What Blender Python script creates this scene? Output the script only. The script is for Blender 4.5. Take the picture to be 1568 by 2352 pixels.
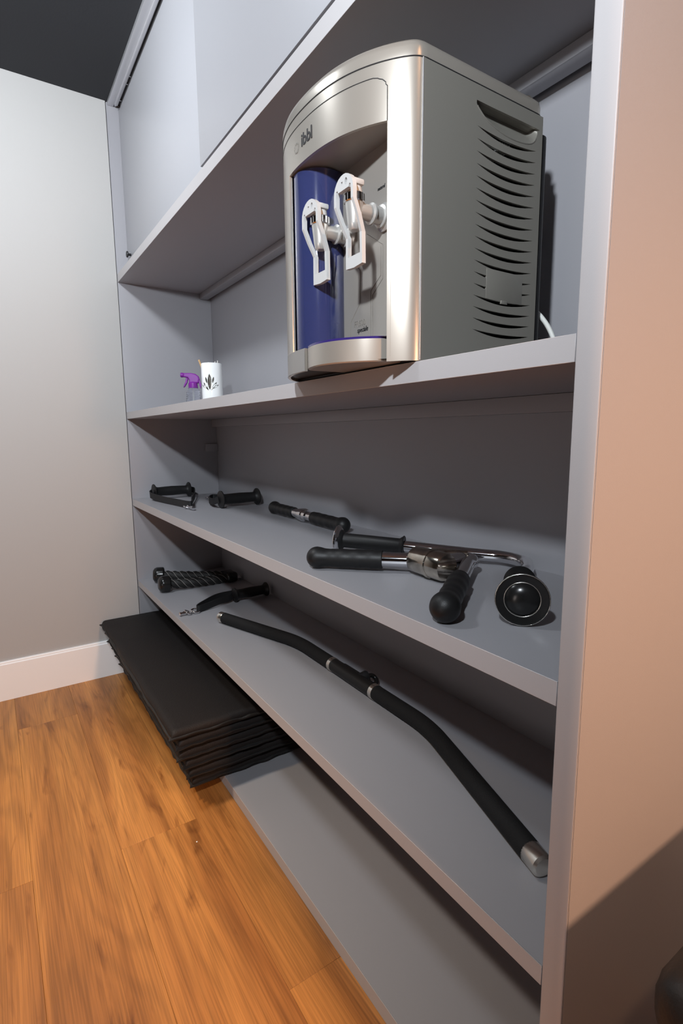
import bpy, bmesh, math, random
from mathutils import Vector, Matrix, noise
random.seed(7)
for o in list(bpy.data.objects): bpy.data.objects.remove(o, do_unlink=True)
scene = bpy.context.scene
COL = scene.collection
PI = math.pi

# ------------------------------------------------------------------ camera
cam_d = bpy.data.cameras.new('camera'); cam = bpy.data.objects.new('camera', cam_d); COL.objects.link(cam)
cam_d.sensor_fit = 'VERTICAL'; cam_d.sensor_height = 36.0; cam_d.lens = 18.588
cam_d.clip_start = 0.02; cam_d.clip_end = 50
_ya, _pi, _ro = 0.583068, -0.147212, -0.008807
_f = Vector((-math.cos(_ya)*math.cos(_pi), math.sin(_ya)*math.cos(_pi), math.sin(_pi)))
_r = _f.cross(Vector((0, 0, 1))).normalized(); _u = _r.cross(_f)
_r2 = _r*math.cos(_ro) + _u*math.sin(_ro); _u2 = -_r*math.sin(_ro) + _u*math.cos(_ro)
_m = Matrix((_r2, _u2, -_f)).transposed().to_4x4(); _m.translation = (2.14658, -0.44505, 0.92930)
cam.matrix_world = _m
scene.camera = cam

# ------------------------------------------------------------------ world, lights, exposure
w = bpy.data.worlds.new('world'); scene.world = w; w.use_nodes = True
w.node_tree.nodes['Background'].inputs[0].default_value = (0.9, 0.85, 0.8, 1)
w.node_tree.nodes['Background'].inputs[1].default_value = 0.004
def point(name, loc, energy, col, rad):
    d = bpy.data.lights.new(name, 'POINT'); d.energy = energy; d.color = col; d.shadow_soft_size = rad
    o = bpy.data.objects.new(name, d); o.location = loc; COL.objects.link(o); return o
def area(name, loc, target, energy, col, size):
    d = bpy.data.lights.new(name, 'AREA'); d.shape = 'DISK'; d.energy = energy; d.color = col; d.size = size
    o = bpy.data.objects.new(name, d); o.location = loc; COL.objects.link(o)
    o.rotation_euler = (Vector(target)-Vector(loc)).to_track_quat('-Z', 'Y').to_euler(); return o
def spot(name, loc, target, energy, col, rad, ang, blend):
    d = bpy.data.lights.new(name, 'SPOT'); d.energy = energy; d.color = col; d.shadow_soft_size = rad; d.spot_size = math.radians(ang); d.spot_blend = blend
    o = bpy.data.objects.new(name, d); o.location = loc; COL.objects.link(o)
    o.rotation_euler = (Vector(target)-Vector(loc)).to_track_quat('-Z', 'Y').to_euler(); return o
spot('flash_lamp', (2.18, -0.76, 1.54), (0.50, -0.05, 1.74), 84, (0.87, 0.935, 1.0), 0.03, 174, 1.0)
area('ceiling_lamp_left', (0.92, -0.70, 2.06), (0.30, -0.32, 1.5), 22, (0.90, 0.95, 1.0), 0.22)
spot('ceiling_lamp_centre', (0.90, -1.10, 2.06), (1.18, -0.70, 0), 92, (1.0, 0.70, 0.40), 0.06, 66, 1.0)
area('ceiling_lamp_right', (2.55, 0.02, 2.06), (2.4, 0.05, 0), 9, (1.0, 0.52, 0.24), 0.08)
spot('room_lamp_right', (3.0, 0.0, 1.08), (1.88, 0.18, 0.50), 66, (1.0, 0.54, 0.31), 0.06, 96, 1.0)
area('fill_behind', (2.4, -2.9, 0.60), (1.2, 0.0, 0.75), 8.0, (1.0, 0.89, 0.84), 0.9)  # added soft fill light behind the camera, lifts the upright faces
vs = scene.view_settings
vs.view_transform = 'Standard'; vs.look = 'None'; vs.gamma = 1.0; vs.use_curve_mapping = False
vs.exposure = 0.0

# ------------------------------------------------------------------ materials
def mat(name, col, rough=0.5, metal=0.0, spec=0.5, coat=0.0, trans=0.0, bump=None, var=None, ior=1.45, alpha=1.0):
    m = bpy.data.materials.new(name); m.use_nodes = True
    nt = m.node_tree; b = nt.nodes['Principled BSDF']
    b.inputs['Base Color'].default_value = (*col, 1); b.inputs['Roughness'].default_value = rough
    b.inputs['Metallic'].default_value = metal; b.inputs['Specular IOR Level'].default_value = spec
    b.inputs['Coat Weight'].default_value = coat; b.inputs['Transmission Weight'].default_value = trans
    b.inputs['IOR'].default_value = ior; b.inputs['Alpha'].default_value = alpha
    if bump or var:
        tc = nt.nodes.new('ShaderNodeTexCoord')
    if bump:
        sc, st = bump
        n = nt.nodes.new('ShaderNodeTexNoise'); n.inputs['Scale'].default_value = sc; n.inputs['Detail'].default_value = 3
        nt.links.new(tc.outputs['Object'], n.inputs['Vector'])
        bp = nt.nodes.new('ShaderNodeBump'); bp.inputs['Strength'].default_value = st; bp.inputs['Distance'].default_value = 0.002
        nt.links.new(n.outputs['Fac'], bp.inputs['Height']); nt.links.new(bp.outputs['Normal'], b.inputs['Normal'])
    if var:
        sc, amt = var
        n = nt.nodes.new('ShaderNodeTexNoise'); n.inputs['Scale'].default_value = sc; n.inputs['Detail'].default_value = 4
        nt.links.new(tc.outputs['Object'], n.inputs['Vector'])
        r = nt.nodes.new('ShaderNodeValToRGB')
        r.color_ramp.elements[0].position = 0.3; r.color_ramp.elements[1].position = 0.7
        r.color_ramp.elements[0].color = (*[c*(1-amt) for c in col], 1); r.color_ramp.elements[1].color = (*[min(1, c*(1+amt)) for c in col], 1)
        nt.links.new(n.outputs['Fac'], r.inputs['Fac']); nt.links.new(r.outputs['Color'], b.inputs['Base Color'])
    return m
def wood_mat():
    m = bpy.data.materials.new('laminate_wood'); m.use_nodes = True; nt = m.node_tree; N = nt.nodes.new; Lk = nt.links.new
    b = nt.nodes['Principled BSDF']
    tc = N('ShaderNodeTexCoord'); oi = N('ShaderNodeObjectInfo')
    mul = N('ShaderNodeMath'); mul.operation = 'MULTIPLY'; mul.inputs[1].default_value = 57.0; Lk(oi.outputs['Random'], mul.inputs[0])
    cmb = N('ShaderNodeCombineXYZ'); Lk(mul.outputs[0], cmb.inputs[0]); Lk(mul.outputs[0], cmb.inputs[2])
    add = N('ShaderNodeVectorMath'); add.operation = 'ADD'; Lk(tc.outputs['Object'], add.inputs[0]); Lk(cmb.outputs[0], add.inputs[1])
    def stretch(sx, sy, src):
        mp = N('ShaderNodeMapping'); mp.inputs['Scale'].default_value = (sx, sy, 1); Lk(src, mp.inputs['Vector']); return mp.outputs['Vector']
    def nz(vec, scale, detail=4, dist=0.0):
        n = N('ShaderNodeTexNoise'); n.inputs['Scale'].default_value = scale; n.inputs['Detail'].default_value = detail
        n.inputs['Distortion'].default_value = dist; Lk(vec, n.inputs['Vector']); return n.outputs['Fac']
    src = add.outputs[0]
    broad = nz(stretch(1.0, 12, src), 1.0, 4, 0.4)
    field = nz(stretch(1.0, 7.5, src), 1.0, 2, 0.15)
    # growth rings: contours of a smooth field
    rm = N('ShaderNodeMath'); rm.operation = 'MULTIPLY'; rm.inputs[1].default_value = 75.0; Lk(field, rm.inputs[0])
    sn = N('ShaderNodeMath'); sn.operation = 'SINE'; Lk(rm.outputs[0], sn.inputs[0])
    rings = N('ShaderNodeMapRange'); rings.inputs['From Min'].default_value = -1; rings.inputs['From Max'].default_value = 1; Lk(sn.outputs[0], rings.inputs['Value'])
    grain = nz(stretch(7, 420, src), 1.0, 2)
    blot = nz(stretch(3.6, 20, src), 1.0, 5, 1.2)
    r1 = N('ShaderNodeValToRGB'); cr = r1.color_ramp
    cr.elements[0].position = 0.28; cr.elements[0].color = (0.25, 0.092, 0.024, 1)
    cr.elements[1].position = 0.72; cr.elements[1].color = (0.68, 0.305, 0.080, 1)
    e = cr.elements.new(0.5); e.color = (0.48, 0.20, 0.052, 1)
    Lk(broad, r1.inputs['Fac'])
    def mix(fac, a, c, bt='MULTIPLY'):
        x = N('ShaderNodeMix'); x.data_type = 'RGBA'; x.blend_type = bt
        if isinstance(fac, float): x.inputs[0].default_value = fac
        else: Lk(fac, x.inputs[0])
        Lk(a, x.inputs[6])
        if isinstance(c, tuple): x.inputs[7].default_value = c
        else: Lk(c, x.inputs[7])
        return x.outputs[2]
    def ramp(src_, p0, c0, p1, c1):
        r = N('ShaderNodeValToRGB'); r.color_ramp.elements[0].position = p0; r.color_ramp.elements[0].color = (c0, c0, c0, 1)
        r.color_ramp.elements[1].position = p1; r.color_ramp.elements[1].color = (c1, c1, c1, 1); Lk(src_, r.inputs['Fac']); return r.outputs['Color']
    c = mix(0.7, r1.outputs['Color'], ramp(rings.outputs[0], 0.0, 0.80, 0.55, 1.0))
    c = mix(0.6, c, ramp(grain, 0.36, 0.62, 0.6, 1.08))
    c = mix(ramp(blot, 0.60, 0.0, 0.74, 0.75), c, (0.36, 0.27, 0.22, 1))
    tone = N('ShaderNodeMapRange'); tone.inputs['To Min'].default_value = 0.86; tone.inputs['To Max'].default_value = 1.14; Lk(oi.outputs['Random'], tone.inputs['Value'])
    tcol = N('ShaderNodeCombineColor'); [Lk(tone.outputs[0], tcol.inputs[i]) for i in range(3)]
    c = mix(1.0, c, tcol.outputs[0])
    Lk(c, b.inputs['Base Color']); b.inputs['Roughness'].default_value = 0.42
    bp = N('ShaderNodeBump'); bp.inputs['Strength'].default_value = 0.15; bp.inputs['Distance'].default_value = 0.001; Lk(grain, bp.inputs['Height']); Lk(bp.outputs['Normal'], b.inputs['Normal'])
    return m
M = {}
M['board'] = mat('grey_melamine', (0.325, 0.322, 0.343), 0.38, spec=0.45, bump=(900, 0.06))
M['edge'] = mat('light_edge_banding', (0.44, 0.425, 0.43), 0.42, bump=(900, 0.04))
M['door'] = mat('lit_grey_door_melamine', (0.385, 0.39, 0.415), 0.40, spec=0.45, bump=(900, 0.05))  # board grey lightened to stand for the light on the upper doors
M['wall'] = mat('wall_paint', (0.45, 0.445, 0.435), 0.8, spec=0.2, bump=(120, 0.08))
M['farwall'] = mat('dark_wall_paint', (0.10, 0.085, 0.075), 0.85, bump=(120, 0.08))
M['white'] = mat('white_gloss_paint', (0.95, 0.945, 0.94), 0.4)
M['ceil'] = mat('charcoal_ceiling', (0.052, 0.056, 0.062), 0.9, spec=0.15, bump=(150, 0.1))
M['wood'] = wood_mat()
M['subfloor'] = mat('subfloor', (0.16, 0.075, 0.03), 0.9)
M['alu'] = mat('aluminium_rail', (0.72, 0.73, 0.76), 0.32, metal=0.7)
M['dark'] = mat('dark_gap', (0.012, 0.012, 0.014), 0.7)
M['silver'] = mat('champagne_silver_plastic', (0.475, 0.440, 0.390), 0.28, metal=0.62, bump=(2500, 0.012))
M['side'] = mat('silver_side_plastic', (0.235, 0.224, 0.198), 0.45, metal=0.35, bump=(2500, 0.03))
M['recess'] = mat('recess_panel_plastic', (0.33, 0.305, 0.275), 0.38, metal=0.35)
M['basegrey'] = mat('base_grey_plastic', (0.30, 0.29, 0.275), 0.4, metal=0.3)
M['blue'] = mat('blue_clear_plastic', (0.062, 0.078, 0.235), 0.10, trans=0.6, coat=0.5, spec=0.6)
M['cart'] = mat('filter_cartridge', (0.17, 0.20, 0.40), 0.3)
M['violet'] = mat('violet_rim_plastic', (0.03, 0.02, 0.14), 0.12, coat=0.6)
M['lever'] = mat('lever_white_plastic', (0.50, 0.495, 0.485), 0.35)
M['tap'] = mat('tap_silver_plastic', (0.60, 0.59, 0.565), 0.28, metal=0.6)
M['chrome'] = mat('chrome', (0.68, 0.68, 0.70), 0.06, metal=1.0)
M['wornchrome'] = mat('worn_chrome', (0.50, 0.46, 0.40), 0.15, metal=1.0, var=(45, 0.25))
M['steel'] = mat('brushed_steel', (0.70, 0.68, 0.63), 0.26, metal=1.0)
M['rubber'] = mat('black_rubber', (0.0085, 0.0085, 0.009), 0.46, spec=0.42, bump=(900, 0.12))
M['rubberg'] = mat('black_gloss_rubber', (0.010, 0.010, 0.010), 0.24, spec=0.5)
M['foam'] = mat('black_foam_sleeve', (0.011, 0.011, 0.0115), 0.72, spec=0.25, bump=(500, 0.35))
M['webbing'] = mat('black_webbing', (0.007, 0.007, 0.008), 0.55, bump=(900, 0.5))
M['mat'] = mat('black_mat_vinyl', (0.0125, 0.0108, 0.0108), 0.62, spec=0.32, bump=(260, 0.35))
M['welt'] = mat('mat_welt', (0.015, 0.0145, 0.0145), 0.6, bump=(300, 0.4))
M['rope'] = mat('black_rope', (0.009, 0.009, 0.009), 0.6, bump=(600, 0.4))
M['thread'] = mat('grey_tracer_thread', (0.20, 0.19, 0.18), 0.6)
M['black'] = mat('black_plastic', (0.012, 0.012, 0.013), 0.45)
M['print'] = mat('black_print', (0.02, 0.02, 0.022), 0.5)
M['greyprint'] = mat('grey_print', (0.20, 0.185, 0.165), 0.5)
M['cord'] = mat('white_cord', (0.75, 0.76, 0.72), 0.4)
M['purple'] = mat('purple_plastic', (0.19, 0.015, 0.27), 0.42, coat=0.0)
M['clear'] = mat('clear_plastic_bottle', (0.80, 0.82, 0.90), 0.08, trans=0.9, ior=1.25)
M['ceramic'] = mat('white_ceramic', (0.92, 0.93, 0.92), 0.12, coat=0.4)
M['motif'] = mat('pewter_print', (0.14, 0.13, 0.115), 0.25, metal=0.7)
M['stick'] = mat('pale_wood', (0.62, 0.40, 0.20), 0.6, var=(80, 0.15))
M['cotton'] = mat('white_cotton', (0.78, 0.76, 0.70), 0.8)
M['vinyl'] = mat('black_bench_vinyl', (0.015, 0.0135, 0.013), 0.5, bump=(300, 0.2))

# ------------------------------------------------------------------ helpers
ORG = {}
def put(o, parent):
    COL.objects.link(o)
    if parent is not None: o.parent = parent
    return o
def root(name, loc, label, cat, group=None):
    o = bpy.data.objects.new(name, None); o.location = loc; o.empty_display_size = 0.05; COL.objects.link(o)
    o['label'] = label; o['category'] = cat
    if group: o['group'] = group
    ORG[o] = Vector(loc); return o
def tag(o, label=None, cat=None, group=None, kind=None):
    if label: o['label'] = label
    if cat: o['category'] = cat
    if group: o['group'] = group
    if kind: o['kind'] = kind
    return o
def mesh(name, V, F, material, parent=None, smooth=False, origin=None):
    org = ORG.get(parent, Vector((0, 0, 0))) if parent is not None else (Vector(origin) if origin else Vector((0, 0, 0)))
    me = bpy.data.meshes.new(name)
    me.from_pydata([tuple(Vector(v)-org) for v in V], [], F); me.update()
    bm = bmesh.new(); bm.from_mesh(me); bmesh.ops.recalc_face_normals(bm, faces=bm.faces)
    bm.to_mesh(me); bm.free()
    if smooth:
        for p in me.polygons: p.use_smooth = True
        try: me.set_sharp_from_angle(angle=math.radians(40))
        except Exception: pass
    me.materials.append(M[material])
    o = bpy.data.objects.new(name, me)
    if parent is None and origin: o.location = origin
    put(o, parent); ORG[o] = org
    if parent is not None and parent.type == 'MESH':
        pass
    return o
def box(name, x0, x1, y0, y1, z0, z1, material, parent=None, bev=0.0, origin=None, seg=2):
    bm = bmesh.new()
    vs_ = [bm.verts.new(p) for p in ((x0,y0,z0),(x1,y0,z0),(x1,y1,z0),(x0,y1,z0),(x0,y0,z1),(x1,y0,z1),(x1,y1,z1),(x0,y1,z1))]
    for f in ((0,3,2,1),(4,5,6,7),(0,1,5,4),(1,2,6,5),(2,3,7,6),(3,0,4,7)): bm.faces.new([vs_[i] for i in f])
    if bev > 0: bmesh.ops.bevel(bm, geom=list(bm.edges), offset=bev, segments=seg, profile=0.5, affect='EDGES')
    bm.verts.index_update(); V = [v.co.copy() for v in bm.verts]; F = [[v.index for v in f.verts] for f in bm.faces]; bm.free()
    return mesh(name, V, F, material, parent, smooth=bev > 0, origin=origin)
def frame(d):
    d = Vector(d).normalized(); a = Vector((0, 0, 1)) if abs(d.z) < 0.9 else Vector((1, 0, 0))
    u = a.cross(d).normalized(); return u, d.cross(u)
def lathe_vf(prof, p0, d, seg=28):
    """prof: [(r, h)] along direction d from p0"""
    p0 = Vector(p0); d = Vector(d).normalized(); u, v = frame(d); V = []; F = []; rings = []
    for r, h in prof:
        if r < 1e-6: V.append(p0+d*h); rings.append([len(V)-1])
        else:
            k = len(V)
            for i in range(seg):
                a = 2*PI*i/seg; V.append(p0+d*h+u*(r*math.cos(a))+v*(r*math.sin(a)))
            rings.append(list(range(k, k+seg)))
    for A, B in zip(rings, rings[1:]):
        if len(A) == 1 and len(B) == 1: continue
        for i in range(seg):
            j = (i+1) % seg
            if len(A) == 1: F.append([A[0], B[j], B[i]])
            elif len(B) == 1: F.append([A[i], A[j], B[0]])
            else: F.append([A[i], A[j], B[j], B[i]])
    return V, F
def lathe(name, prof, p0, d, material, parent=None, seg=28, origin=None):
    V, F = lathe_vf(prof, p0, d, seg); return mesh(name, V, F, material, parent, True, origin)
def fillet(P, r, n=6):
    """round the corners of a polyline"""
    P = [Vector(p) for p in P]; out = [P[0]]
    for a, b, c in zip(P, P[1:], P[2:]):
        d1 = (a-b); d2 = (c-b); k = min(r, d1.length*0.49, d2.length*0.49)
        s = b+d1.normalized()*k; e = b+d2.normalized()*k
        for i in range(n+1):
            t = i/n; out.append(s*(1-t)**2+b*(2*t*(1-t))+e*t*t)
    out.append(P[-1]); return out
def tube_vf(P, R, seg=16, cap=True, lobes=0, lobe_amp=0.0, twist=0.0, flat=None):
    P = [Vector(p) for p in P]; n = len(P)
    if not isinstance(R, (list, tuple)): R = [R]*n
    T = [((P[min(i+1, n-1)]-P[max(i-1, 0)]).normalized()) for i in range(n)]
    u, v = frame(T[0]); V = []; F = []; dist = 0
    for i in range(n):
        if i:
            q = T[i-1].rotation_difference(T[i]); u = q @ u; v = q @ v; dist += (P[i]-P[i-1]).length
        for k in range(seg):
            a = 2*PI*k/seg; r = R[i]
            if lobes: r *= 1+lobe_amp*math.cos(lobes*(a-twist*dist))
            V.append(P[i]+u*(r*math.cos(a))+v*(r*math.sin(a)))
    for i in range(n-1):
        for k in range(seg):
            j = (k+1) % seg; F.append([i*seg+k, i*seg+j, (i+1)*seg+j, (i+1)*seg+k])
    if cap: F.append(list(range(seg))[::-1]); F.append([(n-1)*seg+k for k in range(seg)])
    return V, F
def tube(name, P, R, material, parent=None, seg=16, origin=None, **k):
    V, F = tube_vf(P, R, seg, **k); return mesh(name, V, F, material, parent, True, origin)
def torus(name, c, normal, R, r, material, parent=None, seg=28, sx=1.0, arc=2*PI, origin=None):
    u, v = frame(normal); c = Vector(c); n = 26
    P = [c+u*(R*sx*math.cos(arc*i/n))+v*(R*math.sin(arc*i/n)) for i in range(n+1)]
    return tube(name, P, r, material, parent, 10, origin)
def ribbon_vf(P, Wv, th):
    """flat webbing: path P, half-width vectors Wv, thickness th"""
    P = [Vector(p) for p in P]; n = len(P); V = []; F = []
    for i in range(n):
        t = (P[min(i+1, n-1)]-P[max(i-1, 0)]).normalized(); wv = Vector(Wv[i]); nn = t.cross(wv).normalized()*(th/2)
        V += [P[i]-wv-nn, P[i]+wv-nn, P[i]+wv+nn, P[i]-wv+nn]
    for i in range(n-1):
        for k in range(4): F.append([i*4+k, i*4+(k+1) % 4, (i+1)*4+(k+1) % 4, (i+1)*4+k])
    F += [[3, 2, 1, 0], [4*n-4, 4*n-3, 4*n-2, 4*n-1]]
    return V, F
def smooth_path(P, n=6):
    P = [Vector(p) for p in P]; Q = [P[0]*2-P[1]]+P+[P[-1]*2-P[-2]]; out = []
    for i in range(1, len(Q)-2):
        a, b, c, d = Q[i-1:i+3]
        for k in range(n):
            t = k/n; out.append(0.5*((2*b)+(c-a)*t+(2*a-5*b+4*c-d)*t*t+(3*b-a-3*c+d)*t**3))
    out.append(P[-1]); return out
def plate(name, outer, holes, thick, material, fn, parent=None, bevel=0.0, res=1, smooth=False):
    """planar polygon with holes -> slab; fn maps (u, v, w) to world"""
    cu = bpy.data.curves.new('tmp', 'CURVE'); cu.dimensions = '2D'; cu.fill_mode = 'BOTH'; cu.extrude = thick/2
    for pts in [outer]+holes:
        s = cu.splines.new('POLY'); s.points.add(len(pts)-1); s.use_cyclic_u = True
        for p, q in zip(s.points, pts): p.co = (q[0], q[1], 0, 1)
    if bevel: cu.bevel_depth = bevel; cu.bevel_resolution = res; cu.offset = -bevel
    o = bpy.data.objects.new('tmp', cu); COL.objects.link(o)
    dg = bpy.context.evaluated_depsgraph_get(); me = bpy.data.meshes.new_from_object(o.evaluated_get(dg))
    V = [fn(*v.co) for v in me.vertices]; F = [list(p.vertices) for p in me.polygons]
    bpy.data.objects.remove(o); bpy.data.curves.remove(cu); bpy.data.meshes.remove(me)
    # weld
    bm = bmesh.new(); bv = [bm.verts.new(v) for v in V]
    for f in F:
        try: bm.faces.new([bv[i] for i in f])
        except ValueError: pass
    bmesh.ops.remove_doubles(bm, verts=bm.verts, dist=1e-6); bm.verts.index_update()
    V = [v.co.copy() for v in bm.verts]; F = [[v.index for v in f.verts] for f in bm.faces]; bm.free()
    return mesh(name, V, F, material, parent, smooth)
def text(name, s, size, loc, material, parent, shear=0.0, sx=1.0, thick=0.0003, bold=0.0):
    cu = bpy.data.curves.new('tmp', 'FONT'); cu.body = s; cu.size = size; cu.extrude = thick; cu.shear = shear; cu.offset = bold
    cu.align_x = 'CENTER'; cu.align_y = 'CENTER'; cu.resolution_u = 3
    o = bpy.data.objects.new('tmp', cu); COL.objects.link(o)
    dg = bpy.context.evaluated_depsgraph_get(); me = bpy.data.meshes.new_from_object(o.evaluated_get(dg))
    V = [(loc[0]+v.co.x*sx, loc[1]-v.co.z, loc[2]+v.co.y) for v in me.vertices]; F = [list(p.vertices) for p in me.polygons]
    bpy.data.objects.remove(o); bpy.data.curves.remove(cu); bpy.data.meshes.remove(me)
    return mesh(name, V, F, material, parent)
def join_vf(*L):
    V = []; F = []
    for v, f in L:
        k = len(V); V += v; F += [[i+k for i in q] for q in f]
    return V, F

# ------------------------------------------------------------------ dimensions
Lx, D, T = 1.8552, 0.35, 0.0249
S1, S1B, S2, S2B, S3, S3B = 0.3621, 0.3379, 0.6862, 0.6601, 1.0160, 0.9911
UB, CEIL, B0, BB = 1.4831, 2.0849, 0.0303, 0.1414
XMAX, YMIN = 5.2, -3.0

# ------------------------------------------------------------------ the room
floor = box('floor', -0.1, XMAX, YMIN, D+0.03, -0.03, -0.0065, 'subfloor'); tag(floor, 'warm brown wooden laminate floor', kind='structure')
def plank(x0, x1, y0, y1):
    g = 0.00012
    return box('plank', x0+g, x1-g, y0+g, y1-g, -0.0065, 0.0, 'wood', floor, bev=0.0004, seg=1)
yy = -0.103; rows = []
while yy > YMIN: rows.append((yy-0.173, yy)); yy -= 0.173
yy = -0.103
while yy < D+0.02: rows.append((yy, min(yy+0.173, D+0.03))); yy += 0.173
joints = {-0.276: 0.97, -0.622: 0.955, -0.103: 1.455, -0.449: 0.26}
for y0, y1 in rows:
    j = joints.get(round(y0, 3), random.uniform(0.1, 1.2)); y0 = max(y0, YMIN)
    xs = [0.0]
    x = j
    while x < XMAX: xs.append(x); x += 1.29
    xs.append(XMAX)
    for a, b in zip(xs, xs[1:]): 
        p = plank(a, b, y0, y1)
        # own texture origin: shift mesh so that the object's origin is the plank's corner
        off = Vector((a, y0, 0)); p.data.transform(Matrix.Translation(-off)); p.location = off
wl = box('wall_left', -0.12, 0.0, YMIN, -0.0025, 0.0, CEIL, 'wall'); tag(wl, 'pale grey painted wall beside the shelving', kind='structure')
wb = box('wall_back', -0.12, XMAX, D+0.03, D+0.15, 0.0, CEIL, 'wall'); tag(wb, 'painted wall behind the shelving', kind='structure')
wr = box('wall_right', XMAX, XMAX+0.12, YMIN, D+0.15, 0.0, CEIL, 'farwall'); tag(wr, 'painted wall at the far right end of the room', kind='structure')
wf = box('wall_front', -0.12, XMAX+0.12, YMIN-0.12, YMIN, 0.0, CEIL, 'farwall'); tag(wf, 'painted wall behind the photographer', kind='structure')
ce = box('ceiling', -0.12, XMAX+0.12, YMIN-0.12, D+0.15, CEIL, CEIL+0.1, 'ceil'); tag(ce, 'dark charcoal painted ceiling', kind='structure')
bb_prof = [(0.0, 0.0), (0.013, 0.0), (0.013, BB-0.010), (0.0095, BB-0.007), (0.0095, BB-0.003), (0.007, BB), (0.0, BB)]
V = [(x, YMIN, z) for x, z in bb_prof]+[(x, -0.004, z) for x, z in bb_prof]; n = len(bb_prof)
F = [[i, (i+1) % n, n+(i+1) % n, n+i] for i in range(n)]+[list(range(n))[::-1], list(range(n, 2*n))]
bbo = mesh('baseboard_left', V, F, 'white'); tag(bbo, 'white baseboard along the left wall', kind='structure')

# ------------------------------------------------------------------ built-in shelving cabinet
cab = root('shelving_cabinet', (Lx/2, D/2, 0), 'tall light grey built-in shelving cabinet with sliding doors above open shelves', 'cabinet')
bv = 0.0012
box('side_panel', -0.022, 0.0, 0.0, D, 0.001, CEIL-0.002, 'board', cab, bv)
sh = box('side_panel', Lx, Lx+T, 0.0012, D, 0.001, CEIL-0.002, 'board', cab)
box('edge_band', Lx, Lx+T, -0.0012, 0.0012, 0.001, CEIL-0.002, 'edge', sh, 0.0016, seg=2)
box('back_panel', 0.0, Lx, D, D+0.012, 0.001, CEIL-0.002, 'board', cab)
g = 0.0012
for a, b in ((S1B, S1), (S2B, S2), (S3B, S3)):
    sh = box('shelf', 0.0003, Lx-g, 0.0012, D-0.0003, a, b, 'board', cab)
    box('edge_band', 0.0003, Lx-g, 0.0, 0.0012, a, b, 'edge', sh, 0.0004, seg=1)
sh = box('base_board', 0.0003, Lx-g, 0.0012, D-0.0003, 0.001, B0, 'board', cab)
box('edge_band', 0.0003, Lx-g, 0.0, 0.0012, 0.001, B0, 'edge', sh, 0.0004, seg=1)
sh = box('cabinet_floor', 0.0003, Lx-g, 0.0012, D-0.0003, UB, UB+0.0285, 'board', cab)
box('edge_band', 0.0003, Lx-g, 0.0, 0.0012, UB, UB+0.0285, 'edge', sh, 0.0004, seg=1)
box('batten', 0.001, Lx-g, D-0.020, D-0.0004, S3B-0.030, S3B-0.0004, 'board', cab, bv)
box('batten', 0.001, Lx-g, D-0.046, D-0.014, UB-0.021, UB-0.0004, 'board', cab, 0.002)
box('cleat', 0.0004, 0.012, D-0.052, D-0.001, 0.862, 0.892, 'board', cab, bv)
# sliding doors in the upper cabinet
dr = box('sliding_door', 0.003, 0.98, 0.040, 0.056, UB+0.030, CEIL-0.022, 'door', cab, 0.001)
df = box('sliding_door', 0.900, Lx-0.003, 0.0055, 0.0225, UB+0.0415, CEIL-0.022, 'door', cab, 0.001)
kn = lathe('door_knob', [(0, -0.001), (0.0042, -0.001), (0.0042, 0.009), (0.010, 0.0105), (0.0112, 0.013), (0.010, 0.0155), (0.0, 0.017)],
      (0.055, 0.040, 1.570), (0, -1, 0), 'black', dr, 20)
# top track
box('track', 0.0005, Lx-0.001, 0.003, 0.024, CEIL-0.012, CEIL-0.0005, 'alu', cab, 0.001)
box('track', 0.0205, Lx-0.001, 0.0235, 0.030, CEIL-0.019, CEIL-0.0005, 'alu', cab, 0.001)
box('track', 0.0205, Lx-0.001, 0.030, 0.0345, CEIL-0.016, CEIL-0.0005, 'alu', cab, 0.0008)
box('track_channel', 0.0205, Lx-0.001, 0.0346, 0.0425, CEIL-0.009, CEIL-0.0005, 'dark', cab)
box('track', 0.0205, Lx-0.001, 0.0425, 0.0460, CEIL-0.020, CEIL-0.0005, 'alu', cab, 0.0008)
for xx in (0.052, 0.155, 0.20):
    lathe('track_screw', [(0, 0), (0.0028, 0), (0.0028, 0.0035), (0, 0.0045)], (xx, 0.0385, CEIL-0.0095), (0, 0, -1), 'chrome', cab, 10)

# ------------------------------------------------------------------ water dispenser
XR, Y0, W2, BU, ZC, ZP, ZA, ZT, Y1 = 1.6436, 0.0, 0.1545, 0.0635, 1.3505, 1.3364, 1.2881, 1.3725, 0.219
XC = XR-W2
ZB = S3+0.001
disp = root('water_dispenser', (XC, 0.08, ZB), 'silver countertop water dispenser with blue filter column and two white tap levers', 'water dispenser')
def front_curve(scale=1.0, off=0.0, n=96, rc=0.016):
    """plan curve of the bulging front from right seam to left seam, corners rounded"""
    P = []
    for i in range(n+1):
        s = -1+2*i/n; X = XC - s*W2
        P.append(Vector((X, Y0-BU*max(0.0, 1-abs(s)**2.37)**0.86, 0)))
    # straight stubs on the flanks, then round the corner
    P = [Vector((XR, Y0+0.010, 0))]+P+[Vector((XC-W2, Y0+0.010, 0))]
    # resample by corner rounding: repeated smoothing of the points near the corners
    dense = []
    for a, b in zip(P, P[1:]):
        k = max(1, int((b-a).length/0.0015))
        dense += [a.lerp(b, t/k) for t in range(k)]
    dense.append(P[-1])
    for it in range(36):
        q = dense[:]
        for i in range(1, len(dense)-1): q[i] = (dense[i-1]+dense[i]*2+dense[i+1])/4
        dense = q
    if off:
        out = []
        for i, p in enumerate(dense):
            t = (dense[min(i+1, len(dense)-1)]-dense[max(i-1, 0)]).normalized(); out.append(p+Vector((-t.y, t.x, 0))*off)
        dense = out
    return dense
FC = front_curve()
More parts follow.
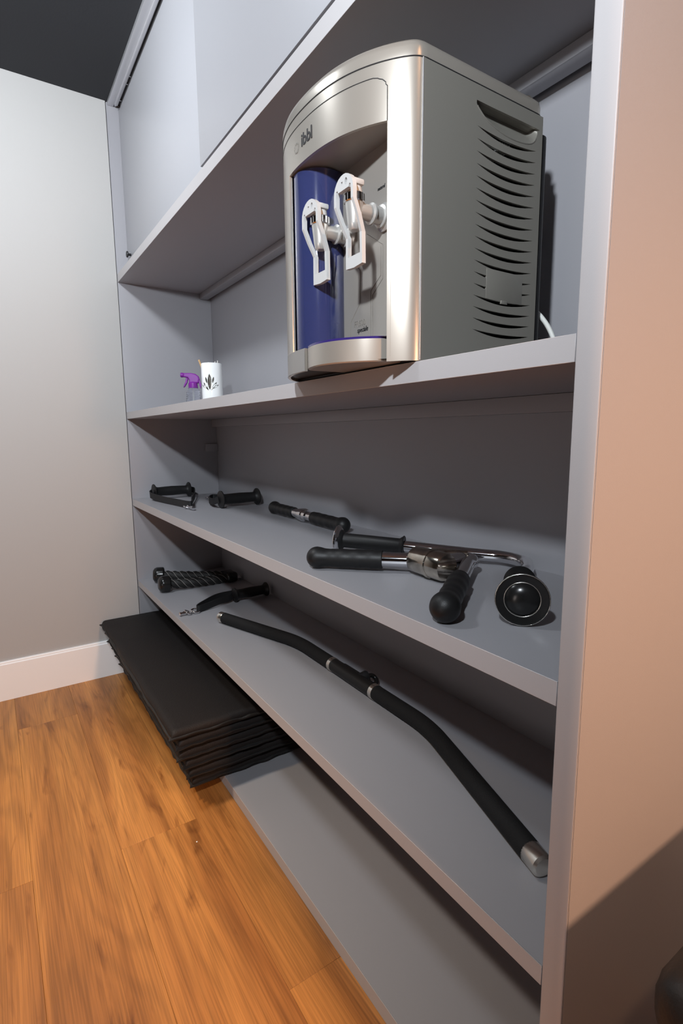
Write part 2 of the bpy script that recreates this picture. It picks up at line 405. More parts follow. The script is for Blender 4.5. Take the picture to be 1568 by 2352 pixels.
# front shell as a grid with the alcove left open
AL, AR = 1.436, 1.6170       # alcove x range
zs = [ZB, ZB+0.004, 1.0485]+[1.0485+(ZA-1.0485)*i/6 for i in range(1, 7)]+[ZA+0.02, ZP, ZC]
def near_idx(xv, front=True):
    c = [(abs(p.x-xv), i) for i, p in enumerate(FC) if p.y < Y0-0.0]
    return min(c)[1]
iR, iL = near_idx(AR), near_idx(AL)
V = []; F = []
nF = len(FC); TH = 0.004; FI = front_curve(off=-TH)
inner = FI if (FI[nF//2].y > FC[nF//2].y) else front_curve(off=TH)
for z in zs:
    V += [(p.x, p.y, z) for p in FC]
for z in zs:
    V += [(p.x, p.y, z) for p in inner]
nz_ = len(zs); base2 = nz_*nF
zi0, zi1 = 2, 8
TL = near_idx(1.4785)
for k in range(nz_-1):
    for i in range(nF-1):
        hole = (iR <= i < iL) and (zi0 <= k < zi1)
        hole = hole or (k < zi0 and iR <= i < TL)
        if hole: continue
        F.append([k*nF+i, k*nF+i+1, (k+1)*nF+i+1, (k+1)*nF+i]); F.append([base2+k*nF+i, base2+(k+1)*nF+i, base2+(k+1)*nF+i+1, base2+k*nF+i+1])
# close the rim where only one face uses an edge
from collections import Counter
ec = Counter(); 
for f in F:
    for a, b in zip(f, f[1:]+f[:1]): ec[(min(a, b), max(a, b))] += 1
for (a, b), c in list(ec.items()):
    if c == 1 and a < base2 and b < base2: F.append([a, b, b+base2, a+base2])
mesh('front_shell', V, F, 'silver', disp, True)
# lid
def outline(off=0.0, y1=Y1, r=0.012):
    c = [p.copy() for p in FC]
    pts = c+fillet([(XC-W2, Y0+0.03, 0), (XC-W2, y1, 0), (XR, y1, 0), (XR, Y0+0.03, 0)], r, 5)[1:-1]
    if off:
        n_ = len(pts); out = []
        for i, p in enumerate(pts):
            t = (pts[(i+2) % n_]-pts[i-2]).normalized(); nn = Vector((t.y, -t.x, 0))
            out.append(p+nn*off)
        pts = out
    return pts
test = outline(-0.01); sgn = -1 if min(p.y for p in test) > min(p.y for p in FC) else 1
rings = [(0.0, ZC+0.0009), (0.0, ZC+0.011), (0.0018, ZC+0.0165), (0.0058, ZC+0.0205), (0.012, ZT+0.0005), (0.02, ZT+0.0022)]
V = []; F = []
for off, z in rings: V += [(p.x, p.y, z) for p in outline(sgn*off if off else 0.0)]
n = len(outline())
for k in range(len(rings)-1):
    for i in range(n): F.append([k*n+i, k*n+(i+1) % n, (k+1)*n+(i+1) % n, (k+1)*n+i])
V.append((XC, 0.08, ZT+0.003)); cidx = len(V)-1
for i in range(n): F.append([(len(rings)-1)*n+i, (len(rings)-1)*n+(i+1) % n, cidx])
F.append(list(range(n))[::-1])
mesh('lid', V, F, 'silver', disp, True)
# seam under the lid, and the curved seam round the logo panel
tube('lid_seam', [(p.x, p.y, ZC+0.0003) for p in outline(-sgn*0.0002)]+[(FC[0].x, FC[0].y, ZC+0.0003)], 0.0007, 'print', disp, 6)
sp = [p for p in front_curve(off=0.0)][iR:]
seam = []
a0 = Vector((FC[iR].x, FC[iR].y, ZA))
for z in (ZA, ZA+0.01, ZP-0.016): seam.append(Vector((FC[iR].x, FC[iR].y, z)))
for k in range(1, 10):
    a_ = PI/2*k/10; i = iR+int(round(11*(1-math.cos(a_)))); seam.append(Vector((FC[i].x, FC[i].y, ZP-0.014*(1-math.sin(a_)))))
for p in FC[iR+12::3]:
    if p.y > Y0-0.004: break
    seam.append(Vector((p.x, p.y, ZP)))
tube('panel_seam', [v+Vector((0, -0.0001, 0)) for v in seam], 0.00055, 'print', disp, 6)
tube('edge_highlight', [(XR+0.0001, Y0+0.0030, ZB+0.001), (XR+0.0001, Y0+0.0030, ZC-0.0005)], 0.0007, 'alu', disp, 8)  # bright thin strip standing in for the highlight along the side seam
# rear body: side panels, back, bottom, liner
def crescent(y0, y1, z, sag_t, sag_b, dz=0.0, n=12):
    top = [(y0+(y1-y0)*i/n, z+dz*i/n-sag_t*(1-(2*i/n-1)**2)) for i in range(n+1)]
    bot = [(y0+(y1-y0)*i/n, z+dz*i/n-sag_b*(1-(2*i/n-1)**2)) for i in range(n, -1, -1)]
    return top+bot[1:-1]
slots = [crescent(0.0925, 0.207, 1.3045-k*0.01422, 0.0038-0.00008*k, 0.0088-0.0001*k, dz=0.0) for k in range(18)]
hand = [(0.0905, 1.3315), (0.093, 1.3325), (0.12, 1.3322), (0.2055, 1.3325), (0.208, 1.3295), (0.207, 1.3235), (0.200, 1.3135), (0.185, 1.3085), (0.16, 1.3065), (0.135, 1.3085), (0.11, 1.3150), (0.096, 1.323), (0.091, 1.328)]
hand = [(p.x, p.y) for p in smooth_path([(a, b, 0) for a, b in hand+[hand[0]]], 3)[:-1]]
side_out = [(Y0+0.0035, ZB), (Y1-0.003, ZB), (Y1, ZB+0.003), (Y1, ZC-0.0005), (Y0+0.0035, ZC-0.0005)]
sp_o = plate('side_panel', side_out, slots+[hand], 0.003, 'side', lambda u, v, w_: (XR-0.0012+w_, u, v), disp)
# recessed hand grip
n = len(hand); V = [(XR-0.0005, a, b) for a, b in hand]
cy = 0.149
V += [(XR-0.004, cy+(a-cy)*0.97, 1.323+(b-1.320)*0.72+0.002) for a, b in hand]
V += [(XR-0.0125, cy+(a-cy)*0.93, 1.3285+(b-1.320)*0.22+0.0005) for a, b in hand]
F = [[k*n+i, k*n+(i+1) % n, (k+1)*n+(i+1) % n, (k+1)*n+i] for k in range(2) for i in range(n)]+[[2*n+i for i in range(n)]]
mesh('hand_grip', V, F, 'side', sp_o, True)
tube('grip_lip', [(XR-0.0002, a, b) for a, b in hand[int(n*0.42):n-3]], 0.0012, 'side', sp_o, 8)
box('cover_plate', XR-0.002, XR+0.0006, 0.1165, 0.1885, 1.1035, 1.1415, 'side', sp_o, 0.0003)
box('cover_clip', XR-0.001, XR+0.0018, 0.1455, 0.1575, 1.1000, 1.1045, 'side', sp_o, 0.0004)
box('inner_chassis', XC-W2+0.006, XR-0.020, 0.030, Y1-0.004, ZB+0.004, ZC-0.003, 'black', disp)
for z, ya_, yb_ in ((1.2995, 0.143, 0.165), (1.2845, 0.118, 0.142)):   # pale fins glimpsed through the top slots
    for i in range(5):
        yv = ya_+(yb_-ya_)*i/5; box('cooling_fin', XR-0.018, XR-0.0075, yv, yv+0.0022, z-0.0045, z+0.0035, 'cord', disp)
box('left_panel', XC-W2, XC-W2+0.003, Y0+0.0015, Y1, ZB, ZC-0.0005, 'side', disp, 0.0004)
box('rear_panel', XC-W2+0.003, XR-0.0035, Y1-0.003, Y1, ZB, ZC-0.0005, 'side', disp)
box('bottom_panel', XC-W2+0.003, XR-0.0035, Y0+0.002, Y1-0.004, ZB+0.0005, ZB+0.0035, 'black', disp)
# bottom lip of the front overhang
bot = [p for p in inner if True]
V = [(p.x, p.y, ZB+0.004) for p in bot]; mesh('front_underside', V, [list(range(len(V)))], 'black', disp)
# alcove
box('alcove_panel', AL-0.03, AR+0.004, 0.0, 0.003, ZB+0.006, ZA+0.004, 'recess', disp)
V = [(p.x, p.y, ZA+0.0005) for p in inner[2:-2]]; 
mesh('alcove_ceiling', V, [list(range(len(V)))], 'recess', disp)
box('alcove_cheek', AR+0.001, AR+0.003, -0.024, 0.002, ZB+0.006, ZA, 'recess', disp)
# base under the blue column
VB = [(p.x, p.y, 1.0480) for p in inner[2:-2]]; mesh('base_deck', VB, [list(range(len(VB)))], 'basegrey', disp)
seg_pts = front_curve(off=0.0)[TL:]
blk = []
for z in (ZB+0.0005, 1.0482): blk.append([(p.x, p.y-0.0004, z) for p in seg_pts])
n = len(seg_pts); mesh('base_skirt', blk[0]+blk[1], [[i, i+1, n+i+1, n+i] for i in range(n-1)], 'basegrey', disp, True)
# blue filter column
fx, fy, fr = 1.4530, -0.0205, 0.0365
lathe('filter_housing', [(fr-0.002, 0.0), (fr, 0.002), (fr, ZA-0.002-1.049), (fr-0.0025, ZA-0.002-1.049), (fr-0.0025, 0.001)], (fx, fy, 1.0488), (0, 0, 1), 'blue', disp, 48)
cart = lathe('filter_cartridge', [(0, 0.0), (fr-0.006, 0.0), (fr-0.005, 0.003), (fr-0.005, 0.158), (fr-0.009, 0.162), (fr-0.009, 0.168), (0, 0.168)], (fx, fy, 1.0880), (0, 0, 1), 'cart', disp, 40)
lathe('cartridge_cap', [(0, 0), (fr-0.006, 0), (fr-0.006, 0.012), (fr-0.012, 0.014), (fr-0.012, 0.0385), (0, 0.0385)], (fx, fy, 1.0492), (0, 0, 1), 'black', disp, 32)
# drip tray: its own stronger bulge
tr = smooth_path([(1.4800, -0.030, 0), (1.4790, -0.057, 0), (1.500, -0.0685, 0), (1.530, -0.0725, 0), (1.560, -0.066, 0), (1.586, -0.050, 0), (1.603, -0.031, 0), (1.612, -0.012, 0), (1.612, 0.0, 0)], 5)
loop = tr+[Vector((1.481, 0.0, 0))]
n = len(loop); V = []; F = []
cx_, cy_ = 1.545, -0.02
for z, s in ((ZB+0.001, 0.97), (ZB+0.0025, 1.0), (1.0462, 1.0), (1.0462, 0.965), (1.0400, 0.955)):
    V += [(cx_+(p.x-cx_)*s, cy_+(p.y-cy_)*s, z) for p in loop]
for k in range(4):
    for i in range(n): F.append([k*n+i, k*n+(i+1) % n, (k+1)*n+(i+1) % n, (k+1)*n+i])
F.append(list(range(n))[::-1]); F.append([4*n+i for i in range(n)])
trayo = mesh('drip_tray', V, F, 'silver', disp, True)
V = []; F = []
for z, s in ((1.0460, 0.998), (1.0490, 0.998), (1.0490, 0.93), (1.0460, 0.93)): V += [(cx_+(p.x-cx_)*s, cy_+(p.y-cy_)*s, z) for p in loop]
for k in range(4):
    for i in range(n): F.append([k*n+i, k*n+(i+1) % n, ((k+1) % 4)*n+(i+1) % n, ((k+1) % 4)*n+i])
mesh('tray_rim', V, F, 'violet', trayo, True)
# taps
def tap(x, z):
    stem = lathe('tap', [(0, 0.0), (0.0165, 0.0), (0.0170, 0.003), (0.0150, 0.0045), (0.0135, 0.0055), (0.0135, 0.0085), (0.0105, 0.0095), (0.0100, 0.020), (0.0125, 0.021), (0.0125, 0.0235), (0.0095, 0.025), (0.0085, 0.047), (0, 0.048)],
        (x, 0.0, z), (0, -1, 0), 'tap', disp, 24)
    ny = -0.048
    noz = lathe('nozzle', [(0.0, -0.0275), (0.0060, -0.0275), (0.0072, -0.0262), (0.0085, -0.020), (0.0112, 0.002), (0.0112, 0.004), (0, 0.004)], (x, ny, z+0.003), (0, 0, 1), 'tap', stem, 24)
    V, F = tube_vf([(x, ny, z+0.0065), (x, ny, z+0.0075), (x, ny, z+0.0155), (x, ny, z+0.0165)], [0.0118, 0.0128, 0.0128, 0.0118], 40, lobes=20, lobe_amp=0.03)
    mesh('ring', V, F, 'chrome', stem, True)
    lathe('tap_top', [(0, 0), (0.010, 0), (0.009, 0.008), (0.0, 0.0095)], (x, ny, z+0.0165), (0, 0, 1), 'lever', stem, 20)
    # lever: a frame with a rounded top, two arms kinked back and a pad below
    hw = 0.0205
    def prof_y(zz):
        t = zz-z
        if t > 0.004: return ny-0.0135
        if t > -0.030: return ny-0.0135+0.0150*(0.004-t)/0.034
        return ny+0.0015
    arc = [(hw*math.cos(a), 0.0165+0.0190*math.sin(a)) for a in [PI*i/12 for i in range(13)]]
    outer = arc+[(-hw, 0.004), (-0.0200, -0.012), (-0.0170, -0.030), (-0.0175, -0.066), (0, -0.0675), (0.0175, -0.066), (0.0170, -0.030), (0.0200, -0.012), (hw, 0.004)]
    hi = [(0.0155, -0.012), (0.0125, -0.030), (0.0130, -0.053), (-0.0130, -0.053), (-0.0125, -0.030), (-0.0155, -0.012), (-0.0160, 0.004), (-0.0160, 0.014), (-0.0152, 0.0205), (-0.0128, 0.0215), (-0.0112, 0.0180), (0.0112, 0.0180), (0.0128, 0.0215), (0.0152, 0.0205), (0.0160, 0.014), (0.0160, 0.004)]
    eye1 = [(0.0058+0.0026*math.cos(a), 0.0262+0.0040*math.sin(a)) for a in [2*PI*i/10 for i in range(10)]]
    eye2 = [(-0.005, 0.0280), (-0.001, 0.0280), (-0.003, 0.0235)]
    V0, F0 = [], []
    lev = plate('lever', outer, [hi, eye1, eye2], 0.0055, 'lever', lambda u, v, w_: (x+u, prof_y(z+v)+w_, z+v), stem)
    box('lever_bracket', x-0.0115, x+0.0115, ny-0.0120, ny+0.0075, z+0.0245, z+0.0315, 'lever', stem, 0.002)
tap(1.4985, 1.1995); tap(1.5790, 1.2000)
# printing
text('logo_text', 'ibbl', 0.0215, (1.4935, FC[nF//2].y-0.0004, 1.3135), 'print', disp, sx=0.95, bold=0.00025)
rv = []
for i in range(9):
    a = 2*PI*i/9; c = Vector((1.4655+0.0052*math.cos(a), FC[nF//2].y-0.0004, 1.3115+0.0058*math.sin(a)))
    t = Vector((-math.sin(a), 0, math.cos(a)))*0.0016; nn = Vector((math.cos(a), 0, math.sin(a)))*0.0007
    k = [c-t-nn, c+t-nn, c+t+nn, c-t+nn]; rv.append((k, [[0, 1, 2, 3]]))
V, F = join_vf(*rv); mesh('logo_ring', V, F, 'greyprint', disp)
text('print_natural', 'natural', 0.0060, (1.5705, -0.0003, 1.2385), 'print', disp, shear=0.25, sx=0.9)
text('print_model', 'FR600', 0.0115, (1.5225, -0.0003, 1.0805), 'greyprint', disp, sx=0.9)
text('print_speciale', 'speciale', 0.0095, (1.5290, -0.0003, 1.0715), 'print', disp, shear=0.2, sx=0.85)
def print_line(pts):
    q = [Vector((a, -0.0004, b)) for a, b in pts]; tube('print_line', q, 0.00035, 'greyprint', disp, 5)
print_line([(1.5000, 1.050), (1.5000, 1.085), (1.5240, 1.108), (1.5240, 1.150), (1.4985, 1.172)])
print_line([(1.5520, 1.050), (1.5520, 1.112), (1.5740, 1.128), (1.5740, 1.170), (1.5400, 1.192)])
print_line([(1.5480, 1.050), (1.5480, 1.118), (1.5700, 1.133), (1.5700, 1.168)])
# condenser and cord at the rear
cond = box('condenser', XC-W2+0.01, XR-0.003, Y1+0.004, Y1+0.0165, ZB+0.012, 1.334, 'black', disp, 0.005, seg=3)
box('condenser_mount', XC-0.05, XC+0.05, Y1-0.001, Y1+0.005, 1.10, 1.28, 'black', disp)
tube('power_cord', smooth_path([(1.600, Y1+0.002, 1.115), (1.622, Y1+0.022, 1.108), (1.637, Y1+0.038, 1.085), (1.646, Y1+0.050, 1.052), (1.642, Y1+0.058, 1.030), (1.622, Y1+0.070, S3+0.0040), (1.570, Y1+0.088, S3+0.0040), (1.49, Y1+0.095, S3+0.0040)], 6), 0.0035, 'cord', disp, 10)

# ------------------------------------------------------------------ spray bottle, cup and sticks on the counter shelf
sb = (0.362, 0.142)
spray = root('spray_bottle', (sb[0], sb[1], S3+0.0005), 'small clear ribbed spray bottle with purple trigger head', 'spray bottle')
prof = [(0, 0.0), (0.024, 0.0), (0.0265, 0.002)]
for i in range(8): prof += [(0.0265-0.0004*i, 0.006+i*0.0068), (0.0250-0.0005*i, 0.0085+i*0.0068)]
prof += [(0.019, 0.064), (0.013, 0.071), (0.012, 0.080), (0, 0.080)]
lathe('bottle', prof, (sb[0], sb[1], S3+0.0005), (0, 0, 1), 'clear', spray, 28)
tube('dip_tube', [(sb[0], sb[1], S3+0.006), (sb[0], sb[1], S3+0.078)], 0.0025, 'cord', spray, 8)
lathe('collar', [(0, 0.066), (0.0150, 0.066), (0.0155, 0.070), (0.0145, 0.084), (0.010, 0.088), (0, 0.088)], (sb[0], sb[1], S3+0.0005), (0, 0, 1), 'purple', spray, 24)
sd = Vector((-0.42, -0.91, 0)).normalized()
def spf(u, v, w_): 
    q = Vector((sb[0], sb[1], S3))+sd*u+Vector((0, 0, v))+Vector((-sd.y, sd.x, 0))*w_
    return q
plate('trigger_head', [(-0.018, 0.084), (-0.022, 0.096), (-0.020, 0.106), (-0.010, 0.114), (0.004, 0.117), (0.030, 0.1165), (0.030, 0.104), (0.016, 0.101), (0.012, 0.094), (0.012, 0.084)], [], 0.010, 'purple', spf, spray, bevel=0.004, res=3)
plate('trigger', [(0.014, 0.101), (0.022, 0.101), (0.0235, 0.090), (0.030, 0.076), (0.031, 0.070), (0.026, 0.073), (0.018, 0.086)], [], 0.007, 'purple', spf, spray, bevel=0.002, res=2)
lathe('nozzle', [(0, 0), (0.0072, 0), (0.0078, 0.002), (0.0078, 0.008), (0.0060, 0.010), (0, 0.010)], spf(0.0295, 0.1105, 0), sd, 'purple', spray, 20)
plate('rear_guard', [(-0.022, 0.100), (-0.018, 0.094), (-0.021, 0.076), (-0.025, 0.066), (-0.027, 0.080)], [], 0.008, 'purple', spf, spray, bevel=0.0015, res=2)

cp = Vector((0.385, 0.200, S3+0.0005))
cup = root('cup', cp, 'tall white ceramic cup printed with a dark lotus motif', 'cup')
R = 0.0345; Hc = 0.148
lathe('cup_body', [(0, 0), (R*0.93, 0), (R*0.985, 0.003), (R, 0.012), (R, Hc-0.003), (R-0.0012, Hc), (R-0.003, Hc), (R-0.004, Hc-0.004), (R-0.004, 0.006), (0, 0.006)], cp, (0, 0, 1), 'ceramic', cup, 48)
vdir = Vector((2.1466-cp.x, -0.445-cp.y, 0)).normalized(); va = math.atan2(vdir.y, vdir.x)-0.24
def on_cup(u, v):
    a = va+u/R; return (cp.x+(R+0.0003)*math.cos(a), cp.y+(R+0.0003)*math.sin(a), cp.z+v)
def petal(cx, cz, ln, wd, ang):
    pts = []
    for i in range(9): 
        t = i/8; pts.append((t*ln, wd*math.sin(PI*t)**0.8))
    for i in range(7, 0, -1):
        t = i/8; pts.append((t*ln, -wd*math.sin(PI*t)**0.8))
    ca, sa = math.cos(ang), math.sin(ang)
    return [on_cup(cx+a*ca-b*sa, cz+a*sa+b*ca) for a, b in pts]
for cx_p, cz_p, ln, wd, an in ((0, 0.060, 0.052, 0.0068, PI/2), (0.004, 0.058, 0.034, 0.0034, PI/2-0.62), (0.008, 0.064, 0.026, 0.003, PI/2-1.05), (-0.004, 0.058, 0.034, 0.0034, PI/2+0.62), (-0.008, 0.064, 0.026, 0.003, PI/2+1.05), (0.009, 0.081, 0.022, 0.0028, PI/2-0.22), (-0.009, 0.081, 0.022, 0.0028, PI/2+0.22)):
    P_ = petal(cx_p, cz_p, ln, wd, an); mesh('lotus_petal', P_, [list(range(len(P_)))], 'motif', cup)
def stick(name, a, b, r, m_, label, group=None):
    o = tube(name, [Vector(a), Vector(b)], r, m_, None, 10, origin=Vector(a)); tag(o, label, 'stick', group)
rt = Vector((-vdir.y, vdir.x, 0))
stick('wooden_stick', cp+rt*0.012+Vector((0, 0, 0.0075)), cp+Vector((0, 0, 0.160))-rt*0.040*1.0, 0.0033, 'stick', 'flat tan wooden stick leaning out to the left of the white cup')
for i, (o_, h_) in enumerate(((0.006, 0.152), (0.012, 0.157), (0.0205, 0.160))):
    stick('thin_stick', cp+rt*(o_*0.6)+vdir*-0.008+Vector((0, 0, 0.0072)), cp+rt*o_+vdir*-0.010+Vector((0, 0, h_)), 0.0013, 'cotton', ('leftmost', 'middle', 'rightmost')[i]+' of the three thin white sticks poking above the rim of the cup', 'thin white sticks in the cup')

# ------------------------------------------------------------------ cable handles with webbing straps
def cable_handle(label, A, B, strap, ring_at, ring_dir, zs_, flange=0.029, r=0.0165, wv=(0, 0, 0.011)):
    A = Vector(A); B = Vector(B); o = root('cable_handle', Vector((A.x, A.y, zs_)), label, 'cable handle', None)
    d = (B-A); Lh = d.length; d.normalize()
    lathe('grip', [(0, 0.0), (flange*0.72, 0.0), (flange, 0.002), (flange, 0.005), (r*1.15, 0.011), (r, 0.018), (r*1.06, Lh*0.35), (r*1.10, Lh*0.5), (r*1.06, Lh*0.65), (r, Lh-0.018), (r*1.15, Lh-0.011), (flange, Lh-0.005), (flange, Lh-0.002), (flange*0.72, Lh), (0, Lh)], A, d, 'rubber', o, 32)
    P = smooth_path(strap, 8); n = len(P)
    Wv = []
    for i, p in enumerate(P):
        t = (P[min(i+1, n-1)]-P[max(i-1, 0)]).normalized(); k = Vector(wv); k = (k-t*k.dot(t)).normalized()*Vector(wv).length; Wv.append(k)
    V, F = ribbon_vf(P, Wv, 0.003); mesh('strap', V, F, 'webbing', o)
    c = Vector(ring_at); rd = Vector(ring_dir).normalized()
    torus('ring', c, (0.15, 0.1, 1), 0.013, 0.0028, 'chrome', o)
    c2 = c+rd*0.025
    torus('ring', c2, (0.1, 0.5, 0.8), 0.011, 0.0026, 'chrome', o)
    lathe('swivel', [(0, 0), (0.006, 0), (0.0065, 0.004), (0.0045, 0.012), (0.0065, 0.020), (0, 0.022)], c2+rd*0.008, rd, 'chrome', o, 16)
    return o
zh = S2
cable_handle('black cable handle with strap at the far left end of the middle shelf', (0.080, 0.060, zh+0.0300), (0.072, 0.203, zh+0.0300),
    [(0.080, 0.056, zh+0.030), (0.100, 0.046, zh+0.020), (0.20, 0.060, zh+0.0145), (0.33, 0.078, zh+0.0145), (0.40, 0.090, zh+0.0145), (0.405, 0.104, zh+0.0145), (0.33, 0.128, zh+0.0145), (0.20, 0.180, zh+0.018), (0.10, 0.213, zh+0.026), (0.072, 0.207, zh+0.030)], (0.415, 0.088, zh+0.0080), (0.95, 0.02, 0), zh)
cable_handle('black cable handle with folded strap against the back of the middle shelf', (0.470, 0.178, zh+0.0300), (0.462, 0.318, zh+0.0300),
    [(0.470, 0.174, zh+0.030), (0.440, 0.164, zh+0.022), (0.36, 0.180, zh+0.018), (0.285, 0.215, zh+0.016), (0.280, 0.232, zh+0.016), (0.33, 0.262, zh+0.016), (0.42, 0.320, zh+0.020), (0.450, 0.330, zh+0.026), (0.462, 0.322, zh+0.030)], (0.266, 0.224, zh+0.0080), (-0.9, -0.02, 0), zh)
zl = S1
cable_handle('black cable handle with long loose strap on the lower shelf beside the bent bar', (0.490, 0.205, zl+0.0260), (0.487, 0.330, zl+0.0260),
    [(0.490, 0.201, zl+0.026), (0.496, 0.186, zl+0.020), (0.505, 0.150, zl+0.020), (0.515, 0.105, zl+0.014), (0.522, 0.075, zl+0.0125), (0.512, 0.070, zl+0.0125), (0.488, 0.100, zl+0.015), (0.462, 0.160, zl+0.022), (0.458, 0.240, zl+0.022), (0.466, 0.325, zl+0.024), (0.487, 0.336, zl+0.026)], (0.520, 0.062, zl+0.0080), (0.1, -0.9, 0), zl, flange=0.0245, r=0.016)

# ------------------------------------------------------------------ straight grip bar
def grip_prof(L, r, ball, n=0):
    """ball end at 0, open end at L"""
    P = [(0, 0)]
    for i in range(1, 8):
        a = PI/2*i/7; P.append((ball*math.sin(a), ball*(1-math.cos(a))))
    P += [(ball*0.96, ball*1.35), (ball*0.85, ball*1.8), (r*0.97, ball*2.3)]
    k = ball*2.3
    for i in range(7):
        h = k+(L-k)*(i+0.5)/7; P += [(r*1.0, h-0.0035), (r*(1.035 if i % 2 else 0.985), h)]
    P += [(r, L-0.001), (r*0.8, L), (0, L)]
    return P
zb = S2+0.0205
a, b = Vector((0.672, 0.270, zb)), Vector((1.098, 0.262, zb)); d = (b-a).normalized()
bar = root('straight_grip_bar', ((a+b)/2).xy.to_3d()+Vector((0, 0, S2)), 'short straight chrome bar with black rubber grips lying at the back of the middle shelf', 'exercise bar')
tube('bar', [a+d*0.03, b-d*0.03], 0.0125, 'chrome', bar, 20)
lathe('grip', grip_prof(0.150, 0.0155, 0.0195), a, d, 'rubber', bar, 28)
lathe('grip', grip_prof(0.165, 0.0160, 0.0200), b, -d, 'rubber', bar, 28)
m_ = a+d*0.207
lathe('swivel', [(0.0125, -0.024), (0.0155, -0.024), (0.0160, -0.018), (0.0160, -0.006), (0.0185, -0.005), (0.0185, 0.005), (0.0160, 0.006), (0.0160, 0.018), (0.0155, 0.024), (0.0125, 0.024)], m_, d, 'chrome', bar, 28)
torus('eye', m_+Vector((0.012, 0.030, -0.005)), (0.1, 0.2, 1), 0.016, 0.004, 'chrome', bar, sx=1.5)

# ------------------------------------------------------------------ V bar with swivel
zv = S2+0.0205
vb = root('v_grip_bar', (1.47, 0.13, S2), 'chrome V-shaped press-down bar with two black ball-ended rubber grips', 'exercise bar')
A0 = Vector((1.322, 0.022, zv)); A1 = Vector((1.472, 0.166, zv+0.002)); B1 = Vector((1.541, 0.206, zv+0.002)); Bend = Vector((1.684, 0.010, zv))
dA = (A1-A0).normalized(); dB = (B1-Bend).normalized()
tube('bar', [A0+dA*0.05, A1], 0.0132, 'chrome', vb, 24)
lathe('grip', grip_prof(0.140, 0.0165, 0.0195), A0, dA, 'rubber', vb, 32)
lathe('grip', grip_prof(0.150, 0.0165, 0.0205), Bend, dB, 'rubber', vb, 32)
c0 = Vector((1.466, 0.158, S2+0.0262)); dS = Vector((1.0, -0.02, 0)).normalized()
lathe('swivel', [(0.010, -0.002), (0.0205, -0.001), (0.0228, 0.002), (0.0235, 0.005), (0.0240, 0.042), (0.0257, 0.043), (0.0257, 0.047), (0.0240, 0.048), (0.0235, 0.074), (0.0215, 0.078), (0.014, 0.0795), (0, 0.0795)], c0, dS, 'wornchrome', vb, 40)
tube('bracket', fillet([c0+dS*0.058+Vector((0, 0.012, 0.004)), Vector((1.508, 0.236, zv+0.004)), Vector((1.530, 0.232, zv+0.003)), B1+dB*0.012, Bend+dB*0.10], 0.02, 6), 0.0125, 'chrome', vb, 20)
tube('weld_plate', smooth_path([c0+dS*0.020+Vector((0, 0.020, 0.012)), Vector((1.492, 0.205, zv+0.014)), Vector((1.516, 0.232, zv+0.012))], 5), [0.008]*11, 'wornchrome', vb, 12)

# ------------------------------------------------------------------ U bar with flanged grips
ub = root('u_grip_bar', (1.48, 0.2, S2), 'bent chrome rowing bar with black sleeves and round flanged end discs', 'exercise bar')
E0 = Vector((1.281, 0.119, S2+0.0345)); E1 = Vector((1.735, 0.098, S2+0.0345))
path = [E0, Vector((1.388, 0.205, S2+0.028)), Vector((1.475, 0.285, S2+0.0195)), Vector((1.525, 0.324, S2+0.018)), Vector((1.572, 0.320, S2+0.018)), Vector((1.622, 0.258, S2+0.024)), Vector((1.650, 0.200, S2+0.030)), E1]
P = fillet(path, 0.035, 7)
tube('bar', P, 0.0110, 'chrome', ub, 20)
d0 = (path[1]-path[0]).normalized(); d1 = (path[-2]-path[-1]).normalized()
lathe('sleeve', [(0.011, 0.004), (0.021, 0.004), (0.019, 0.008), (0.0145, 0.012), (0.0145, 0.122), (0.0165, 0.125), (0.0205, 0.130), (0.0195, 0.1315), (0.011, 0.131)], E0, d0, 'rubber', ub, 32)
lathe('sleeve', [(0.011, 0.006), (0.026, 0.006), (0.022, 0.012), (0.0165, 0.018), (0.0165, 0.080), (0.0195, 0.092), (0.0225, 0.097), (0.0215, 0.101), (0.012, 0.102)], E1, d1, 'rubber', ub, 32)
disc = [(0, -0.0105), (0.008, -0.0100), (0.015, -0.0080), (0.0205, -0.0035), (0.0215, -0.0020), (0.0225, -0.0020), (0.0300, -0.0040), (0.0325, -0.0042), (0.0337, -0.0028), (0.0335, -0.0005), (0.029, 0.003), (0.015, 0.008), (0, 0.008)]
lathe('end_disc', disc, E1, d1, 'rubberg', ub, 48)
lathe('end_disc', [(r_*0.85, h_) for r_, h_ in disc], E0, d0, 'chrome', ub, 48)
torus('disc_edge', E1-d1*0.0034, d1, 0.0330, 0.0007, 'steel', ub)
torus('disc_edge', E1-d1*0.0016, d1, 0.0222, 0.0007, 'steel', ub)

# ------------------------------------------------------------------ bent lat bar on the lower shelf
zr = S1+0.0175
lat = root('lat_bar', (1.21, 0.17, S1), 'long bent black foam-covered pulldown bar with silver ends lying along the lower shelf', 'exercise bar')
pts = [Vector((0.648, 0.098, zr)), Vector((0.958, 0.199, zr)), Vector((1.127, 0.1993, zr)), Vector((1.293, 0.1997, zr)), Vector((1.462, 0.200, zr)), Vector((1.783, 0.098, zr))]
full = fillet([pts[0], pts[1], pts[4], pts[5]], 0.05, 8)
tube('bar', full, 0.0135, 'steel', lat, 20)
lS = fillet([pts[0].lerp(pts[1], 0.055), pts[1], pts[2]-Vector((0.004, 0, 0))], 0.05, 8); rS = fillet([pts[3]+Vector((0.004, 0, 0)), pts[4], pts[5].lerp(pts[4], 0.075)], 0.05, 8)
tube('sleeve', lS, 0.0160, 'foam', lat, 24); tube('sleeve', rS, 0.0160, 'foam', lat, 24)
dl = (pts[1]-pts[0]).normalized(); drr = (pts[4]-pts[5]).normalized()
lathe('end_cap', [(0, -0.003), (0.012, -0.003), (0.0155, 0.0), (0.0158, 0.017), (0.0150, 0.018)], pts[0], dl, 'steel', lat, 28)
